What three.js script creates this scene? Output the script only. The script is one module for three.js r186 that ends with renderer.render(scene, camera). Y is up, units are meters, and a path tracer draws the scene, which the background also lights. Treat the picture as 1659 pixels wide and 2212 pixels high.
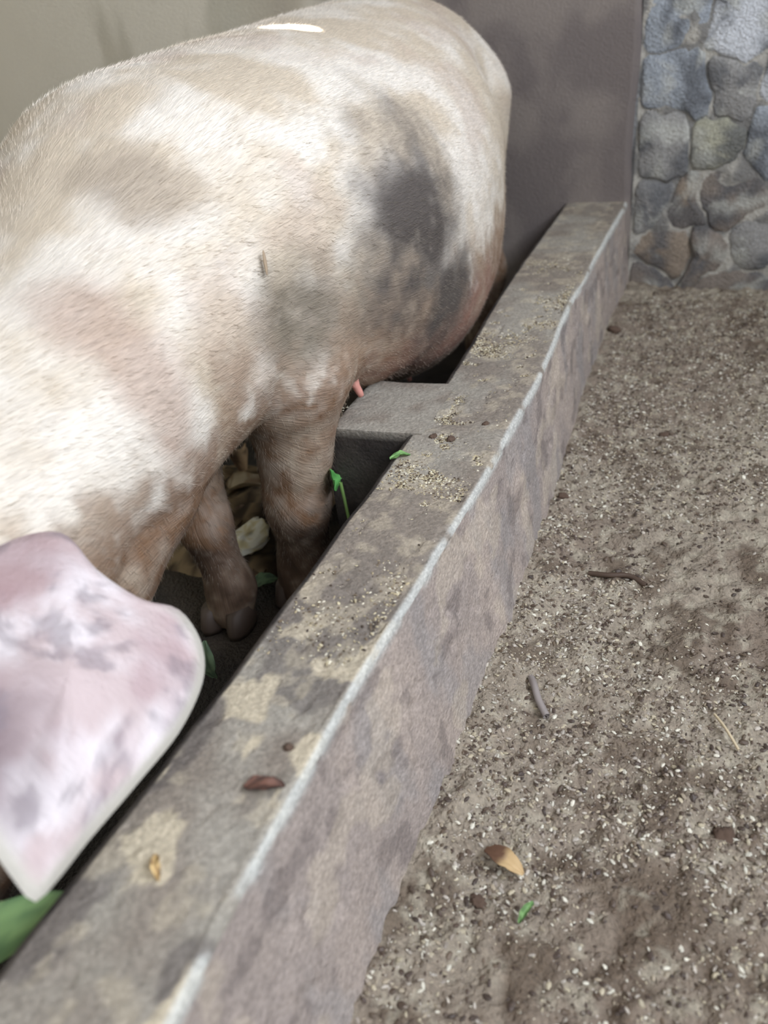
import * as THREE from 'three';
import { RectAreaLightUniformsLib } from 'three/addons/lights/RectAreaLightUniformsLib.js';
import { mergeGeometries, mergeVertices } from 'three/addons/utils/BufferGeometryUtils.js';
RectAreaLightUniformsLib.init();

// ---------------------------------------------------------------- camera, sky, sun, daylight, exposure
const scene = new THREE.Scene();
const camera = new THREE.PerspectiveCamera(66.1, 1659 / 2212, 0.02, 60);
camera.position.set(0, 0.725, 0);
camera.setRotationFromMatrix(new THREE.Matrix4().makeBasis(
  new THREE.Vector3(0.92600, -0.10929, -0.36135),
  new THREE.Vector3(-0.11345, 0.83238, -0.54247),
  new THREE.Vector3(0.36007, 0.54332, 0.75839)));
const renderer = new THREE.WebGLRenderer({ antialias: true });
renderer.toneMapping = THREE.LinearToneMapping;
renderer.toneMappingExposure = 2.1;
camera.focus = 1.0; camera.userData.fStop = 3.4;
renderer.shadowMap.enabled = true;
scene.background = new THREE.Color().setRGB(0.75, 0.85, 1.0);

const SUN = new THREE.Vector3(0.35, 1, 0.10).normalize();          // towards the sun
const sun = new THREE.DirectionalLight(0xfff4e4, 14);
sun.position.copy(SUN).multiplyScalar(6).add(new THREE.Vector3(-0.7, 0.7, -1.3));
sun.target.position.set(-0.7, 0.7, -1.3);
sun.castShadow = true;
Object.assign(sun.shadow.camera, { left: -3, right: 3, top: 3, bottom: -3, near: 0.1, far: 14 });
sun.shadow.mapSize.set(2048, 2048);
scene.add(sun, sun.target);

// daylight coming in through the two openings of the shed
function daylight(x, y, z, w, h, tx, ty, tz, intensity, color) {
  const l = new THREE.RectAreaLight(color, intensity, w, h);
  l.position.set(x, y, z); l.lookAt(tx, ty, tz); scene.add(l);
  return l;
}
const ROOM = { x0: -2.30, x1: 1.30, z0: -2.20, z1: 1.60, roof: 2.25 };
const WIN = { z0: -1.35, z1: 0.75, y0: 1.35, y1: 2.20 };             // opening in the right wall
const DOOR = { x0: -0.75, x1: 0.95, y0: 0.95, y1: 2.15 };            // opening over the half door behind the camera
daylight(ROOM.x1 - 0.01, (WIN.y0 + WIN.y1) / 2, (WIN.z0 + WIN.z1) / 2, WIN.z1 - WIN.z0, WIN.y1 - WIN.y0,
  -1, (WIN.y0 + WIN.y1) / 2, (WIN.z0 + WIN.z1) / 2, 8.0, 0xeaf1ff);
daylight((DOOR.x0 + DOOR.x1) / 2, (DOOR.y0 + DOOR.y1) / 2, ROOM.z1 - 0.01, DOOR.x1 - DOOR.x0, DOOR.y1 - DOOR.y0,
  (DOOR.x0 + DOOR.x1) / 2, (DOOR.y0 + DOOR.y1) / 2, -1, 1.0, 0xf2f4ff);

// ---------------------------------------------------------------- helpers
function rng(seed) { let a = seed >>> 0; return () => { a = (a + 0x6D2B79F5) | 0; let t = Math.imul(a ^ (a >>> 15), 1 | a); t = (t + Math.imul(t ^ (t >>> 7), 61 | t)) ^ t; return ((t ^ (t >>> 14)) >>> 0) / 4294967296; }; }
function hash3(x, y, z) { let h = Math.imul(x, 374761393) + Math.imul(y, 668265263) + Math.imul(z, 1274126177) | 0; h = Math.imul(h ^ (h >>> 13), 1274126177); h ^= h >>> 16; return (h >>> 0) / 4294967296; }
function vn(x, y, z) {
  const X = Math.floor(x), Y = Math.floor(y), Z = Math.floor(z); let a = x - X, b = y - Y, c = z - Z;
  a = a * a * (3 - 2 * a); b = b * b * (3 - 2 * b); c = c * c * (3 - 2 * c);
  const l = (p, q, t) => p + (q - p) * t;
  return l(l(l(hash3(X, Y, Z), hash3(X + 1, Y, Z), a), l(hash3(X, Y + 1, Z), hash3(X + 1, Y + 1, Z), a), b),
    l(l(hash3(X, Y, Z + 1), hash3(X + 1, Y, Z + 1), a), l(hash3(X, Y + 1, Z + 1), hash3(X + 1, Y + 1, Z + 1), a), b), c);
}
function fbm(x, y, z, o = 4) { let s = 0, w = 0.5, t = 0; for (let i = 0; i < o; i++) { s += w * vn(x, y, z); t += w; w *= 0.5; x = x * 2.03 + 17.1; y = y * 2.03 + 5.7; z = z * 2.03 + 9.3; } return s / t; }
const clamp = (x, a = 0, b = 1) => Math.min(b, Math.max(a, x));
const sstep = (a, b, x) => { const t = clamp((x - a) / (b - a)); return t * t * (3 - 2 * t); };
const mix = (a, b, t) => a + (b - a) * t;
const mix3 = (a, b, t) => [mix(a[0], b[0], t), mix(a[1], b[1], t), mix(a[2], b[2], t)];
const S = (r, g, b) => { const c = new THREE.Color().setRGB(r / 255, g / 255, b / 255, THREE.SRGBColorSpace); return [c.r, c.g, c.b]; };
function table(rows, z) {                                             // rows sorted by rising first entry, smooth interpolation
  const n = rows.length; if (z <= rows[0][0]) return rows[0].slice(1); if (z >= rows[n - 1][0]) return rows[n - 1].slice(1);
  let i = 0; while (rows[i + 1][0] < z) i++;
  const p1 = rows[i], p2 = rows[i + 1], p0 = rows[Math.max(0, i - 1)], p3 = rows[Math.min(n - 1, i + 2)], h = p2[0] - p1[0], t = (z - p1[0]) / h, out = [];
  for (let k = 1; k < p1.length; k++) {
    const m1 = i > 0 ? (p2[k] - p0[k]) / (p2[0] - p0[0]) * h : p2[k] - p1[k], m2 = i + 2 < n ? (p3[k] - p1[k]) / (p3[0] - p1[0]) * h : p2[k] - p1[k];
    const t2 = t * t, t3 = t2 * t;
    out.push((2 * t3 - 3 * t2 + 1) * p1[k] + (t3 - 2 * t2 + t) * m1 + (-2 * t3 + 3 * t2) * p2[k] + (t3 - t2) * m2);
  }
  return out;
}
const used = new Map();
function numbered(name) { const n = used.get(name) || 0; used.set(name, n + 1); return n ? `${name}_${String(n).padStart(3, '0')}` : name; }
function mesh(name, geo, mat, parent) { const m = new THREE.Mesh(geo, mat); m.name = parent === scene ? numbered(name) : name; m.castShadow = m.receiveShadow = true; parent.add(m); return m; }
function tag(o, label, category, group) { o.userData.label = label; o.userData.category = category; if (group) o.userData.group = group; return o; }
function struct(o, label, category) { o.userData.kind = 'structure'; o.userData.label = label; o.userData.category = category; return o; }
function stuff(o, label, category) { o.userData.kind = 'stuff'; if (label) o.userData.label = label; if (category) o.userData.category = category; return o; }
function gridGeo(nu, nv, fn, uvfn) {                                  // fn(u, v) -> [x, y, z, r, g, b]
  const P = new Float32Array((nu + 1) * (nv + 1) * 3), C = new Float32Array(P.length), U = new Float32Array((nu + 1) * (nv + 1) * 2), I = [];
  let k = 0;
  for (let j = 0; j <= nv; j++) for (let i = 0; i <= nu; i++, k++) {
    const r = fn(i / nu, j / nv, i, j); P.set(r.slice(0, 3), k * 3); C.set(r.slice(3, 6), k * 3);
    const uv = uvfn ? uvfn(i / nu, j / nv, r) : [r[0], r[2]]; U.set(uv, k * 2);
    if (i < nu && j < nv) { const a = k, b = k + 1, c = k + nu + 1, d = c + 1; I.push(a, c, b, b, c, d); }
  }
  const g = new THREE.BufferGeometry();
  g.setAttribute('position', new THREE.BufferAttribute(P, 3)); g.setAttribute('color', new THREE.BufferAttribute(C, 3)); g.setAttribute('uv', new THREE.BufferAttribute(U, 2));
  g.setIndex(I); g.computeVertexNormals(); return g;
}
function box(x0, x1, y0, y1, z0, z1) { return new THREE.BoxGeometry(x1 - x0, y1 - y0, z1 - z0).translate((x0 + x1) / 2, (y0 + y1) / 2, (z0 + z1) / 2); }
// fine grain texture, tileable, used as colour variation and bump
function grainTexture(size, seed, fx, fy, lo, hi, repeat, tint = [1, 1, 1]) {
  const d = new Uint8Array(size * size * 4), r = rng(seed), N = 64, lat = [];
  const layers = [[fx, fy, 0.5], [fx * 2, fy * 2, 0.3], [fx * 4, fy * 4, 0.2]].map(([a, b, w]) => { const g = new Float32Array(a * b); for (let i = 0; i < g.length; i++) g[i] = r(); return { a, b, w, g }; });
  for (let y = 0; y < size; y++) for (let x = 0; x < size; x++) {
    let v = 0;
    for (const L of layers) {
      const u = x / size * L.a, w = y / size * L.b, i = Math.floor(u), j = Math.floor(w); let s = u - i, t = w - j; s = s * s * (3 - 2 * s); t = t * t * (3 - 2 * t);
      const q = (p, o) => L.g[(o % L.b) * L.a + (p % L.a)];
      v += L.w * mix(mix(q(i, j), q(i + 1, j), s), mix(q(i, j + 1), q(i + 1, j + 1), s), t);
    }
    const c = clamp(mix(lo, hi, clamp((v - 0.25) * 2))) * 255, k = (y * size + x) * 4;
    d[k] = c * tint[0]; d[k + 1] = c * tint[1]; d[k + 2] = c * tint[2]; d[k + 3] = 255;
  }
  const t = new THREE.DataTexture(d, size, size); t.wrapS = t.wrapT = THREE.RepeatWrapping; t.magFilter = THREE.LinearFilter; t.minFilter = THREE.LinearMipmapLinearFilter; t.generateMipmaps = true;
  t.repeat.set(repeat, repeat); t.needsUpdate = true; return t;
}
const grainC = grainTexture(512, 5, 64, 64, 0.84, 1.0, 5); grainC.colorSpace = THREE.SRGBColorSpace;
const grainB = grainTexture(512, 6, 64, 64, 0, 1, 4);
const vcMat = (rough, opts = {}) => new THREE.MeshStandardMaterial({ vertexColors: true, roughness: rough, ...opts });
const concreteMat = vcMat(0.88, { map: grainC, bumpMap: grainB, bumpScale: 0.0007 });
const floorMat = vcMat(0.85, { map: grainC, bumpMap: grainB, bumpScale: 0.0018 });
const wallMat = vcMat(0.92, { bumpMap: grainB, bumpScale: 0.0008 });
const plainWall = new THREE.MeshStandardMaterial({ color: 0xc8c0aa, roughness: 0.92 });
const roofMat = new THREE.MeshStandardMaterial({ color: 0xa8a196, roughness: 0.9 });

// ---------------------------------------------------------------- shell of the shed
// end wall: thick body, plaster skin on the left, rubble stones on the right
const PLX = -0.228;
const wallBack = struct(mesh('wall_back', box(ROOM.x0 - 0.2, ROOM.x1 + 0.2, -0.3, ROOM.roof, ROOM.z0 - 0.25, ROOM.z0), new THREE.MeshStandardMaterial({ color: 0x8a8b8b, roughness: 0.95, map: grainC, bumpMap: grainB, bumpScale: 0.003 }), scene), 'end wall of the pen, mottled plaster browner to the right, beside bare rubble stone', 'wall');
{
  const beige = S(200, 192, 174), darkBrown = S(126, 117, 110), dark = S(98, 90, 88);  // plaster turns from beige to a darker brown towards the right
  const g = gridGeo(200, 130, (u, v) => {
    const x = mix(ROOM.x0, PLX + 0.004 * Math.sin(v * 37) + 0.005 * (fbm(3, v * 12, 1) - 0.5), u), y = mix(ROOM.roof, -0.1, v);
    const n = fbm(x * 2.2 + 4, y * 2.2, 3, 5), m = fbm(x * 9, y * 7 + 3, 8, 4);
    let c = mix3(darkBrown, beige, sstep(-0.08, 0.10, (n - 0.5) * 0.35 - x - 1.0 ));
    c = mix3(c, mix3(S(168, 150, 124), S(160, 162, 148), fbm(x * 3, y * 3, 2)), 0.6 * sstep(0.5, 0.62, fbm(x * 7, y * 3, 6, 4)) * sstep(-0.9, -1.1, x));
    c = mix3(c, dark, 0.7 * sstep(0.42, 0.66, m) * sstep(-1.3, -0.9, x));
    const edge = u > 0.985 ? 0.02 : 0;
    const z = ROOM.z0 + 0.022 - (u === 1 ? 0.03 : 0) + 0.004 * (fbm(x * 6, y * 6, 1) - 0.5);
    return [x, y, z, ...c];
  }, (u, v, r) => [r[0], r[1]]);
  mesh('plaster', g, wallMat, wallBack);
}
// rubble stones: cells of a hand-set seed pattern, each an own dome
{
  const seeds = [[-0.062, 0.355, 0], [-0.160, 0.345, 1], [-0.015, 0.60, 2], [-0.175, 0.615, 3], [-0.185, 0.215, 1], [-0.105, 0.205, 4], [0.0, 0.215, 5], [0.075, 0.36, 3], [0.11, 0.50, 2],
    [-0.15, 0.095, 4], [-0.035, 0.10, 5], [0.085, 0.115, 1], [-0.185, 0.035, 5], [0.05, 0.02, 5], [-0.13, 0.475, 3], [-0.02, 0.475, 1], [-0.15, 0.76, 2], [0.03, 0.76, 3]];
  mesh('mortar', gridGeo(150, 150, (u, v) => {
    const x = mix(PLX, 0.75, u), y = mix(1.05, -0.05, v), n = fbm(x * 18, y * 18, 7, 4);
    return [x, y, ROOM.z0 + 0.004 + 0.022 * (n - 0.42), ...mix3(S(120, 118, 114), S(168, 164, 154), sstep(0.4, 0.62, fbm(x * 26, y * 26, 1, 4)))];
  }, (u, v, r) => [r[0], r[1]]), vcMat(0.95, { bumpMap: grainB, bumpScale: 0.002 }), wallBack);
  const r = rng(91);
  for (let y = 0.05; y < 1.5; y += 0.14) for (let x = 0.17; x < 1.25; x += 0.17) seeds.push([x + (r() - 0.5) * 0.07, y + (r() - 0.5) * 0.05, Math.floor(r() * 6)]);
  for (let y = 0.86; y < 1.5; y += 0.13) for (let x = -0.15; x < 0.1; x += 0.14) seeds.push([x + (r() - 0.5) * 0.05, y + (r() - 0.5) * 0.05, Math.floor(r() * 6)]);
  const tones = [S(172, 170, 150), S(152, 150, 146), S(208, 211, 214), S(160, 166, 172), S(148, 134, 118), S(136, 126, 116)];
  const stoneMat = vcMat(0.9, { map: grainC, bumpMap: grainB, bumpScale: 0.002 });
  seeds.forEach(([sx, sy, tone], si) => {
    let poly = [[PLX + 0.004, -0.03], [1.3, -0.03], [1.3, 1.6], [PLX + 0.004, 1.6]];
    for (const [qx, qy] of seeds) {
      if (qx === sx && qy === sy) continue;
      const dx = qx - sx, dy = qy - sy; if (dx * dx + dy * dy > 0.3) continue;
      const mx = (sx + qx) / 2, my = (sy + qy) / 2, f = p => (p[0] - mx) * dx + (p[1] - my) * dy, out = [];
      for (let i = 0; i < poly.length; i++) { const a = poly[i], b = poly[(i + 1) % poly.length], fa = f(a), fb = f(b); if (fa <= 0) out.push(a); if (fa * fb < 0) { const t = fa / (fa - fb); out.push([mix(a[0], b[0], t), mix(a[1], b[1], t)]); } }
      poly = out;
    }
    if (poly.length < 3) return;
    for (let k = 0; k < 2; k++) { const o = []; for (let i = 0; i < poly.length; i++) { const a = poly[i], b = poly[(i + 1) % poly.length]; o.push([mix(a[0], b[0], 0.16), mix(a[1], b[1], 0.16)], [mix(a[0], b[0], 0.84), mix(a[1], b[1], 0.84)]); } poly = o; }
    { const o = []; for (let i = 0; i < poly.length; i++) { const a = poly[i], b = poly[(i + 1) % poly.length], m = Math.max(1, Math.round(Math.hypot(b[0] - a[0], b[1] - a[1]) / 0.02)); for (let q = 0; q < m; q++) { const x = mix(a[0], b[0], q / m), y = mix(a[1], b[1], q / m), k = sstep(0, 0.05, x - PLX); o.push([x + 0.075 * k * (fbm(x * 13, y * 13, 3, 3) - 0.5), y + 0.075 * (fbm(x * 13, y * 13, 8, 3) - 0.5) + 0.02 * (fbm(x * 45, y * 45, 5, 2) - 0.5)]); } } poly = o; }
    const cx = poly.reduce((s, p) => s + p[0], 0) / poly.length, cy = poly.reduce((s, p) => s + p[1], 0) / poly.length, n = poly.length;
    const rings = [[1.04, -0.003], [1.0, 0.004], [0.92, 0.008], [0.6, 0.012], [0.3, 0.013]], pos = [], col = [], uv = [], idx = [];
    const shrink = 0.003, lift = 0.45 + 0.9 * hash3(si, 4, 9), base = tones[tone];
    for (const [s, h] of rings) for (const p of poly) {
      const dx = p[0] - cx, dy = p[1] - cy, L = Math.hypot(dx, dy), q = Math.max(0.1, s - shrink / L), w = 1 + 0.10 * (fbm(p[0] * 30, p[1] * 30, si) - 0.5);
      const x = cx + dx * q * w, y = cy + dy * q * w, nz = fbm(x * 28, y * 28, si * 3.1, 3) - 0.5;
      pos.push(x, y, ROOM.z0 + h * lift * (1 + 0.9 * nz) + 0.016 * (fbm(x * 16, y * 16, 2, 4) - 0.5) * sstep(0, 0.008, h) + 0.003); uv.push(x, y);
      const c = mix3(base, S(88, 90, 94), 0.75 * sstep(0.44, 0.62, fbm(x * 20, y * 16, 5, 4))); const c2 = mix3(c, S(196, 196, 186), 0.6 * sstep(0.56, 0.68, fbm(x * 24 + 9, y * 24, 11, 3))); col.push(...c2);
    }
    pos.push(cx, cy, ROOM.z0 + 0.003 + 0.013 * lift + 0.016 * (fbm(cx * 16, cy * 16, 2, 4) - 0.5)); uv.push(cx, cy); col.push(...base);
    for (let k = 0; k < rings.length - 1; k++) for (let i = 0; i < n; i++) { const a = k * n + i, b = k * n + (i + 1) % n; idx.push(a, b, a + n, b, b + n, a + n); }
    const last = (rings.length - 1) * n; for (let i = 0; i < n; i++) idx.push(last + i, last + (i + 1) % n, rings.length * n);
    const g = new THREE.BufferGeometry(); g.setAttribute('position', new THREE.Float32BufferAttribute(pos, 3)); g.setAttribute('color', new THREE.Float32BufferAttribute(col, 3)); g.setAttribute('uv', new THREE.Float32BufferAttribute(uv, 2)); g.setIndex(idx); g.computeVertexNormals();
    mesh('stone', g, stoneMat, wallBack);
  });
}
struct(mesh('wall_left', box(ROOM.x0 - 0.2, ROOM.x0, -0.3, ROOM.roof, ROOM.z0, ROOM.z1 + 0.2), plainWall, scene), 'beige plastered side wall of the pen behind the pig', 'wall');
{ // right wall and front wall with their openings, roof with a small hole
  const slab = (a0, a1, b0, b1, holes, depth) => {
    const s = new THREE.Shape([[a0, b0], [a1, b0], [a1, b1], [a0, b1]].map(p => new THREE.Vector2(...p)));
    for (const h of holes) s.holes.push(h);
    return new THREE.ExtrudeGeometry(s, { depth, bevelEnabled: false });
  };
  const rect = (a0, a1, b0, b1) => new THREE.Path([[a0, b0], [a0, b1], [a1, b1], [a1, b0]].map(p => new THREE.Vector2(...p)));
  const gr = slab(ROOM.z0, ROOM.z1, -0.3, ROOM.roof, [rect(WIN.z0, WIN.z1, WIN.y0, WIN.y1)], 0.2).rotateY(-Math.PI / 2).translate(ROOM.x1 + 0.2, 0, 0);
  struct(mesh('wall_right', gr, plainWall, scene), 'plastered wall across the aisle with a wide open window', 'wall');
  const gf = slab(ROOM.x0, ROOM.x1, -0.3, ROOM.roof, [rect(DOOR.x0, DOOR.x1, DOOR.y0, DOOR.y1)], 0.2).translate(0, 0, ROOM.z1);
  struct(mesh('wall_front', gf, plainWall, scene), 'plastered wall behind the viewer with an open hatch', 'wall');
  const hit = new THREE.Vector3(-0.655, 0.69, -1.265), t = (ROOM.roof + 0.02 - hit.y) / SUN.y, hx = hit.x + SUN.x * t, hz = hit.z + SUN.z * t;
  const hole = new THREE.Path(); hole.absellipse(hx, -hz, 0.058, 0.027, 0, Math.PI * 2, true);
  const gc = slab(ROOM.x0 - 0.2, ROOM.x1 + 1.2, -ROOM.z1 - 0.9, -ROOM.z0 + 0.25, [hole], 0.04).rotateX(-Math.PI / 2).translate(0, ROOM.roof, 0);  // unseen eave lengthened past the window to keep the sun out
  struct(mesh('ceiling', gc, roofMat, scene), 'low roof over the pen with a small hole', 'ceiling');
}

// ---------------------------------------------------------------- floors and the low trough wall
const LEFT = [[-2.2, -0.400], [-1.65, -0.3965], [-1.1, -0.376], [-0.88, -0.371], [-0.65, -0.3735], [-0.38, -0.3775], [-0.14, -0.388], [0.6, -0.40]];
const RIGHT = [[-2.25, -0.236], [-1.5, -0.244], [-1.07, -0.233], [-0.71, -0.240], [-0.39, -0.2565], [-0.27, -0.257], [-0.16, -0.254], [0.6, -0.25]];
const FOOT = [[-2.2, -0.222], [-1.8, -0.232], [-1.4, -0.222], [-0.84, -0.203], [-0.66, -0.206], [-0.35, -0.210], [0.6, -0.21]];
const TOP = 0.225, PEN = -0.09;
const floorH = (x, z) => 0.010 * (fbm(x * 5, 1, z * 5, 3) - 0.5) + 0.012 * (fbm(x * 26, 2, z * 26, 3) - 0.5) + 0.017 * (fbm(x * 70, 3, z * 70, 3) - 0.5) + 0.012 * sstep(0.09, 0.0, x - table(FOOT, z)[0]);
const floorTint = (x, z) => {
  const a = fbm(x * 6 + 2, 4, z * 6, 4), b = fbm(x * 60, 7, z * 60, 3), d = fbm(x * 22 + 5, 9, z * 22, 3);
  let c = mix3(S(134, 120, 105), S(156, 145, 128), sstep(0.35, 0.65, a));
  c = mix3(c, S(92, 76, 60), 0.7 * sstep(0.54, 0.68, d)); return mix3(c, S(182, 174, 154), 0.6 * sstep(0.55, 0.72, b));
};
const fl = new THREE.Group(); fl.name = 'floor'; struct(fl, 'aisle floor of trodden meal and earth beside the trough wall', 'floor'); scene.add(fl);
mesh('floor_slab', box(-0.30, ROOM.x1, -0.3, -0.03, ROOM.z0, ROOM.z1), new THREE.MeshStandardMaterial({ color: 0x776c60, roughness: 0.95 }), fl);
mesh('trodden_surface', gridGeo(230, 430, (u, v) => { const z = mix(ROOM.z0, 0.4, v), x = mix(-0.27, 0.65, u); return [x, floorH(x, z), z, ...floorTint(x, z)]; }), floorMat, fl);
mesh('outer_surface', mergeGeometries([gridGeo(20, 80, (u, v) => { const z = mix(ROOM.z0, 0.4, v), x = mix(0.65, ROOM.x1, u); return [x, floorH(x, z), z, ...floorTint(x, z)]; }), gridGeo(40, 40, (u, v) => { const z = mix(0.4, ROOM.z1, v), x = mix(-0.27, ROOM.x1, u); return [x, floorH(x, z), z, ...floorTint(x, z)]; })]), floorMat, fl);
const penFloor = new THREE.Group(); penFloor.name = 'floor_pen'; struct(penFloor, 'dark wet sunken pen floor under the pig', 'floor'); scene.add(penFloor);
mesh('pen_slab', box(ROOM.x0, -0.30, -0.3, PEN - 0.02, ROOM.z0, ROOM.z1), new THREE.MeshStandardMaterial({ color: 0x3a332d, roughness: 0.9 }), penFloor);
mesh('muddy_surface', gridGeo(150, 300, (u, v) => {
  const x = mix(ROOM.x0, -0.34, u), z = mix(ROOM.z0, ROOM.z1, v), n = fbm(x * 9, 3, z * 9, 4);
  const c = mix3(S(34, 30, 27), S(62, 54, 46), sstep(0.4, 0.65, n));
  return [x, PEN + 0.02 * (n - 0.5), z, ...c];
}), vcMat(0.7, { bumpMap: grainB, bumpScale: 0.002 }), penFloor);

{ // the low wall: profile swept along z with worn edges
  const wl = new THREE.Group(); wl.name = 'wall_ledge'; struct(wl, 'low concrete trough wall with a pale worn edge', 'wall'); scene.add(wl);
  const prof = [];                                                    // [which, t]
  const seg = (w, n) => { for (let i = 0; i < n; i++) prof.push([w, i / n]); };
  seg(0, 14); seg(1, 8); seg(2, 44); seg(3, 10); seg(4, 44); prof.push([4, 1]);
  const nz = 720, rL = 0.012;
  const tan = S(196, 184, 160), grey = S(160, 154, 142), brown = S(140, 130, 118), pale = S(206, 208, 202), pinkTan = S(188, 172, 160), darkBrown = S(44, 38, 34);
  const g = gridGeo(nz, prof.length - 1, (u, v, i, j) => {
    const z = mix(ROOM.z0, 0.6, u), [w, t] = prof[j];
    const wob = 0.004 * (fbm(7, z * 9, 2, 3) - 0.5), wobL = 0.006 * (fbm(1, z * 12, 5, 3) - 0.5);
    const xl = table(LEFT, z)[0] + wobL, xr = table(RIGHT, z)[0] + wob, xf = table(FOOT, z)[0] + 0.010 * (fbm(9, z * 14, 2, 3) - 0.5);
    const rR = 0.007 + 0.008 * Math.max(0, fbm(5, z * 4, 1, 2) - 0.4);
    let x, y, e = 0;
    if (w === 0) { x = xl; y = mix(PEN - 0.02, TOP - rL, t); }
    else if (w === 1) { const a = t * Math.PI / 2; x = xl + rL - rL * Math.cos(a); y = TOP - rL + rL * Math.sin(a); }
    else if (w === 2) { x = mix(xl + rL, xr - rR, t); y = TOP; }
    else if (w === 3) { const a = t * Math.PI / 2; x = xr - rR + rR * Math.sin(a); y = TOP - rR + rR * Math.cos(a); }
    else { x = mix(xr, xf, Math.pow(t, 1.3)); y = mix(TOP - rR, -0.015, t); }
    const rough = fbm(x * 30, y * 30, z * 30, 4) - 0.5, pit = sstep(0.62, 0.75, fbm(x * 55, y * 55 + 3, z * 55, 2));
    if (w === 2) y += 0.005 * (fbm(x * 9, 2, z * 9, 3) - 0.5) + 0.0025 * rough - 0.002 * pit; 
    if (w === 4) { const f = Math.sin(Math.PI * clamp(t * 1.2)); x += (0.012 * (fbm(2, y * 12, z * 7, 4) - 0.5) + 0.004 * rough - 0.003 * pit) * f; }
    // colour: grey cement skin, tan plaster showing where it has come off, brown stain, pale worn edge
    const q = fbm(x * 26, y * 26, z * 26, 4), big = fbm(x * 7 + 3, y * 7, z * 5, 3);
    let c;
    if (w <= 1) c = mix3(darkBrown, brown, 0.2 * sstep(0.45, 0.65, q));  // inner side: mud tone deepened so the colour carries the pit shade
    else if (w <= 3) {
      c = mix3(brown, grey, sstep(0.36, 0.60, big + 0.4 * (q - 0.5)));
      const nearPatch = sstep(-0.75, -0.35, z);                      // bare plaster patches lie on the near stretch of the top
      c = mix3(c, S(106, 99, 94), 0.75 * nearPatch * sstep(0.46, 0.54, fbm(x * 16 + 1, 4, z * 12, 3)));
      c = mix3(c, tan, nearPatch * sstep(0.60, 0.63, fbm(x * 24 + 8, 2, z * 20, 4)));
      c = mix3(c, tan, 0.4 * sstep(0.55, 0.66, fbm(x * 40, 6, z * 40, 3)));
      const d = xr - x, band = 0.002 + 0.010 * fbm(2, z * 5, 8, 2); c = mix3(c, pale, 0.75 * sstep(band, band * 0.35, d) * sstep(0.28, 0.42, fbm(x * 20, 3, z * 24, 3)));
    } else {
      const st = fbm(1, y * 9, z * 16, 4);
      c = mix3(S(164, 152, 144), S(178, 164, 153), sstep(0.36, 0.64, fbm(4, y * 7, z * 12, 4)));
      c = mix3(c, S(152, 148, 146), 0.5 * sstep(0.5, 0.64, st)); c = mix3(c, S(112, 102, 98), 0.5 * sstep(0.60, 0.70, fbm(8, y * 34, z * 26, 3)));
      c = mix3(c, S(204, 190, 170), 0.4 * sstep(0.60, 0.68, fbm(3, y * 22, z * 17 + 4, 3)));
      c = mix3(c, pale, 0.85 * sstep(0.035, 0.0, t) * sstep(0.3, 0.45, fbm(2, 3, z * 24, 3)));
    }
    return [x, y, z, ...c];
  }, (u, v, r) => [v * (prof.length - 1) < 66 ? r[0] + r[1] : r[0] + 2 * TOP - r[1], r[2]]);
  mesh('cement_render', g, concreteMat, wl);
  // the pier that juts from the wall into the pen
  const pn = 40; const pier = new THREE.BoxGeometry(0.15, TOP - PEN + 0.04, 0.175, 24, 24, 24), pp = pier.attributes.position, pc = [], pu = [];
  for (let i = 0; i < pp.count; i++) {
    let x = pp.getX(i), y = pp.getY(i), z = pp.getZ(i); const hx = 0.075, hy = (TOP - PEN + 0.04) / 2, hz = 0.0875, r = 0.02;
    const cx = clamp(x, -hx + r, hx), cy = clamp(y, -hy, hy - 0.008), cz = clamp(z, -hz + r, hz - 0.006), dx = x - cx, dy = y - cy, dz = z - cz, L = Math.hypot(dx, dy, dz);
    if (L > 0) { const k = Math.min(1, (dy > 0.001 ? 0.010 : r) / L); x = cx + dx * k; y = cy + dy * k; z = cz + dz * k; }
    x += -0.424; y += TOP - hy + 0.002; z += -0.972; 
    y += 0.004 * (fbm(x * 25, 2, z * 25, 3) - 0.5); z += 0.005 * (fbm(x * 20, y * 20, 4, 3) - 0.5);
    pp.setXYZ(i, x, y, z); const q = fbm(x * 26, y * 26, z * 26, 4); const isTop = y > TOP - 0.006;
    pc.push(...(isTop ? mix3(brown, grey, sstep(0.3, 0.6, q)) : mix3(darkBrown, brown, 0.12 * sstep(0.45, 0.65, q)))); pu.push(x, y + z);  // below the top, pit shade is painted into the muddy concrete colour
  }
  pier.setAttribute('color', new THREE.Float32BufferAttribute(pc, 3)); pier.setAttribute('uv', new THREE.Float32BufferAttribute(pu, 2)); pier.computeVertexNormals();
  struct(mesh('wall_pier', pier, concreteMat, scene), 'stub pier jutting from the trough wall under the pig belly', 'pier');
}

// ---------------------------------------------------------------- the pig
const pig = new THREE.Group(); pig.name = 'pig'; scene.add(pig);
tag(pig, 'cream white pig with grey dirt patches, head down in the sunken pen', 'pig');
const BODY = [[-2.07, -0.72, 0.57, 0.42, 0.09], [-2.01, -0.72, 0.655, 0.36, 0.185], [-1.9, -0.72, 0.715, 0.30, 0.235], [-1.75, -0.72, 0.738, 0.22, 0.248], [-1.6, -0.72, 0.729, 0.15, 0.312],
  [-1.4, -0.725, 0.717, 0.115, 0.346], [-1.25, -0.727, 0.709, 0.125, 0.352], [-1.1, -0.724, 0.700, 0.175, 0.340], [-1.0, -0.72, 0.693, 0.205, 0.310], [-0.88, -0.72, 0.680, 0.265, 0.250], [-0.80, -0.715, 0.640, 0.265, 0.222], [-0.72, -0.70, 0.580, 0.27, 0.185], [-0.6, -0.68, 0.48, 0.28, 0.13]];
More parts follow.
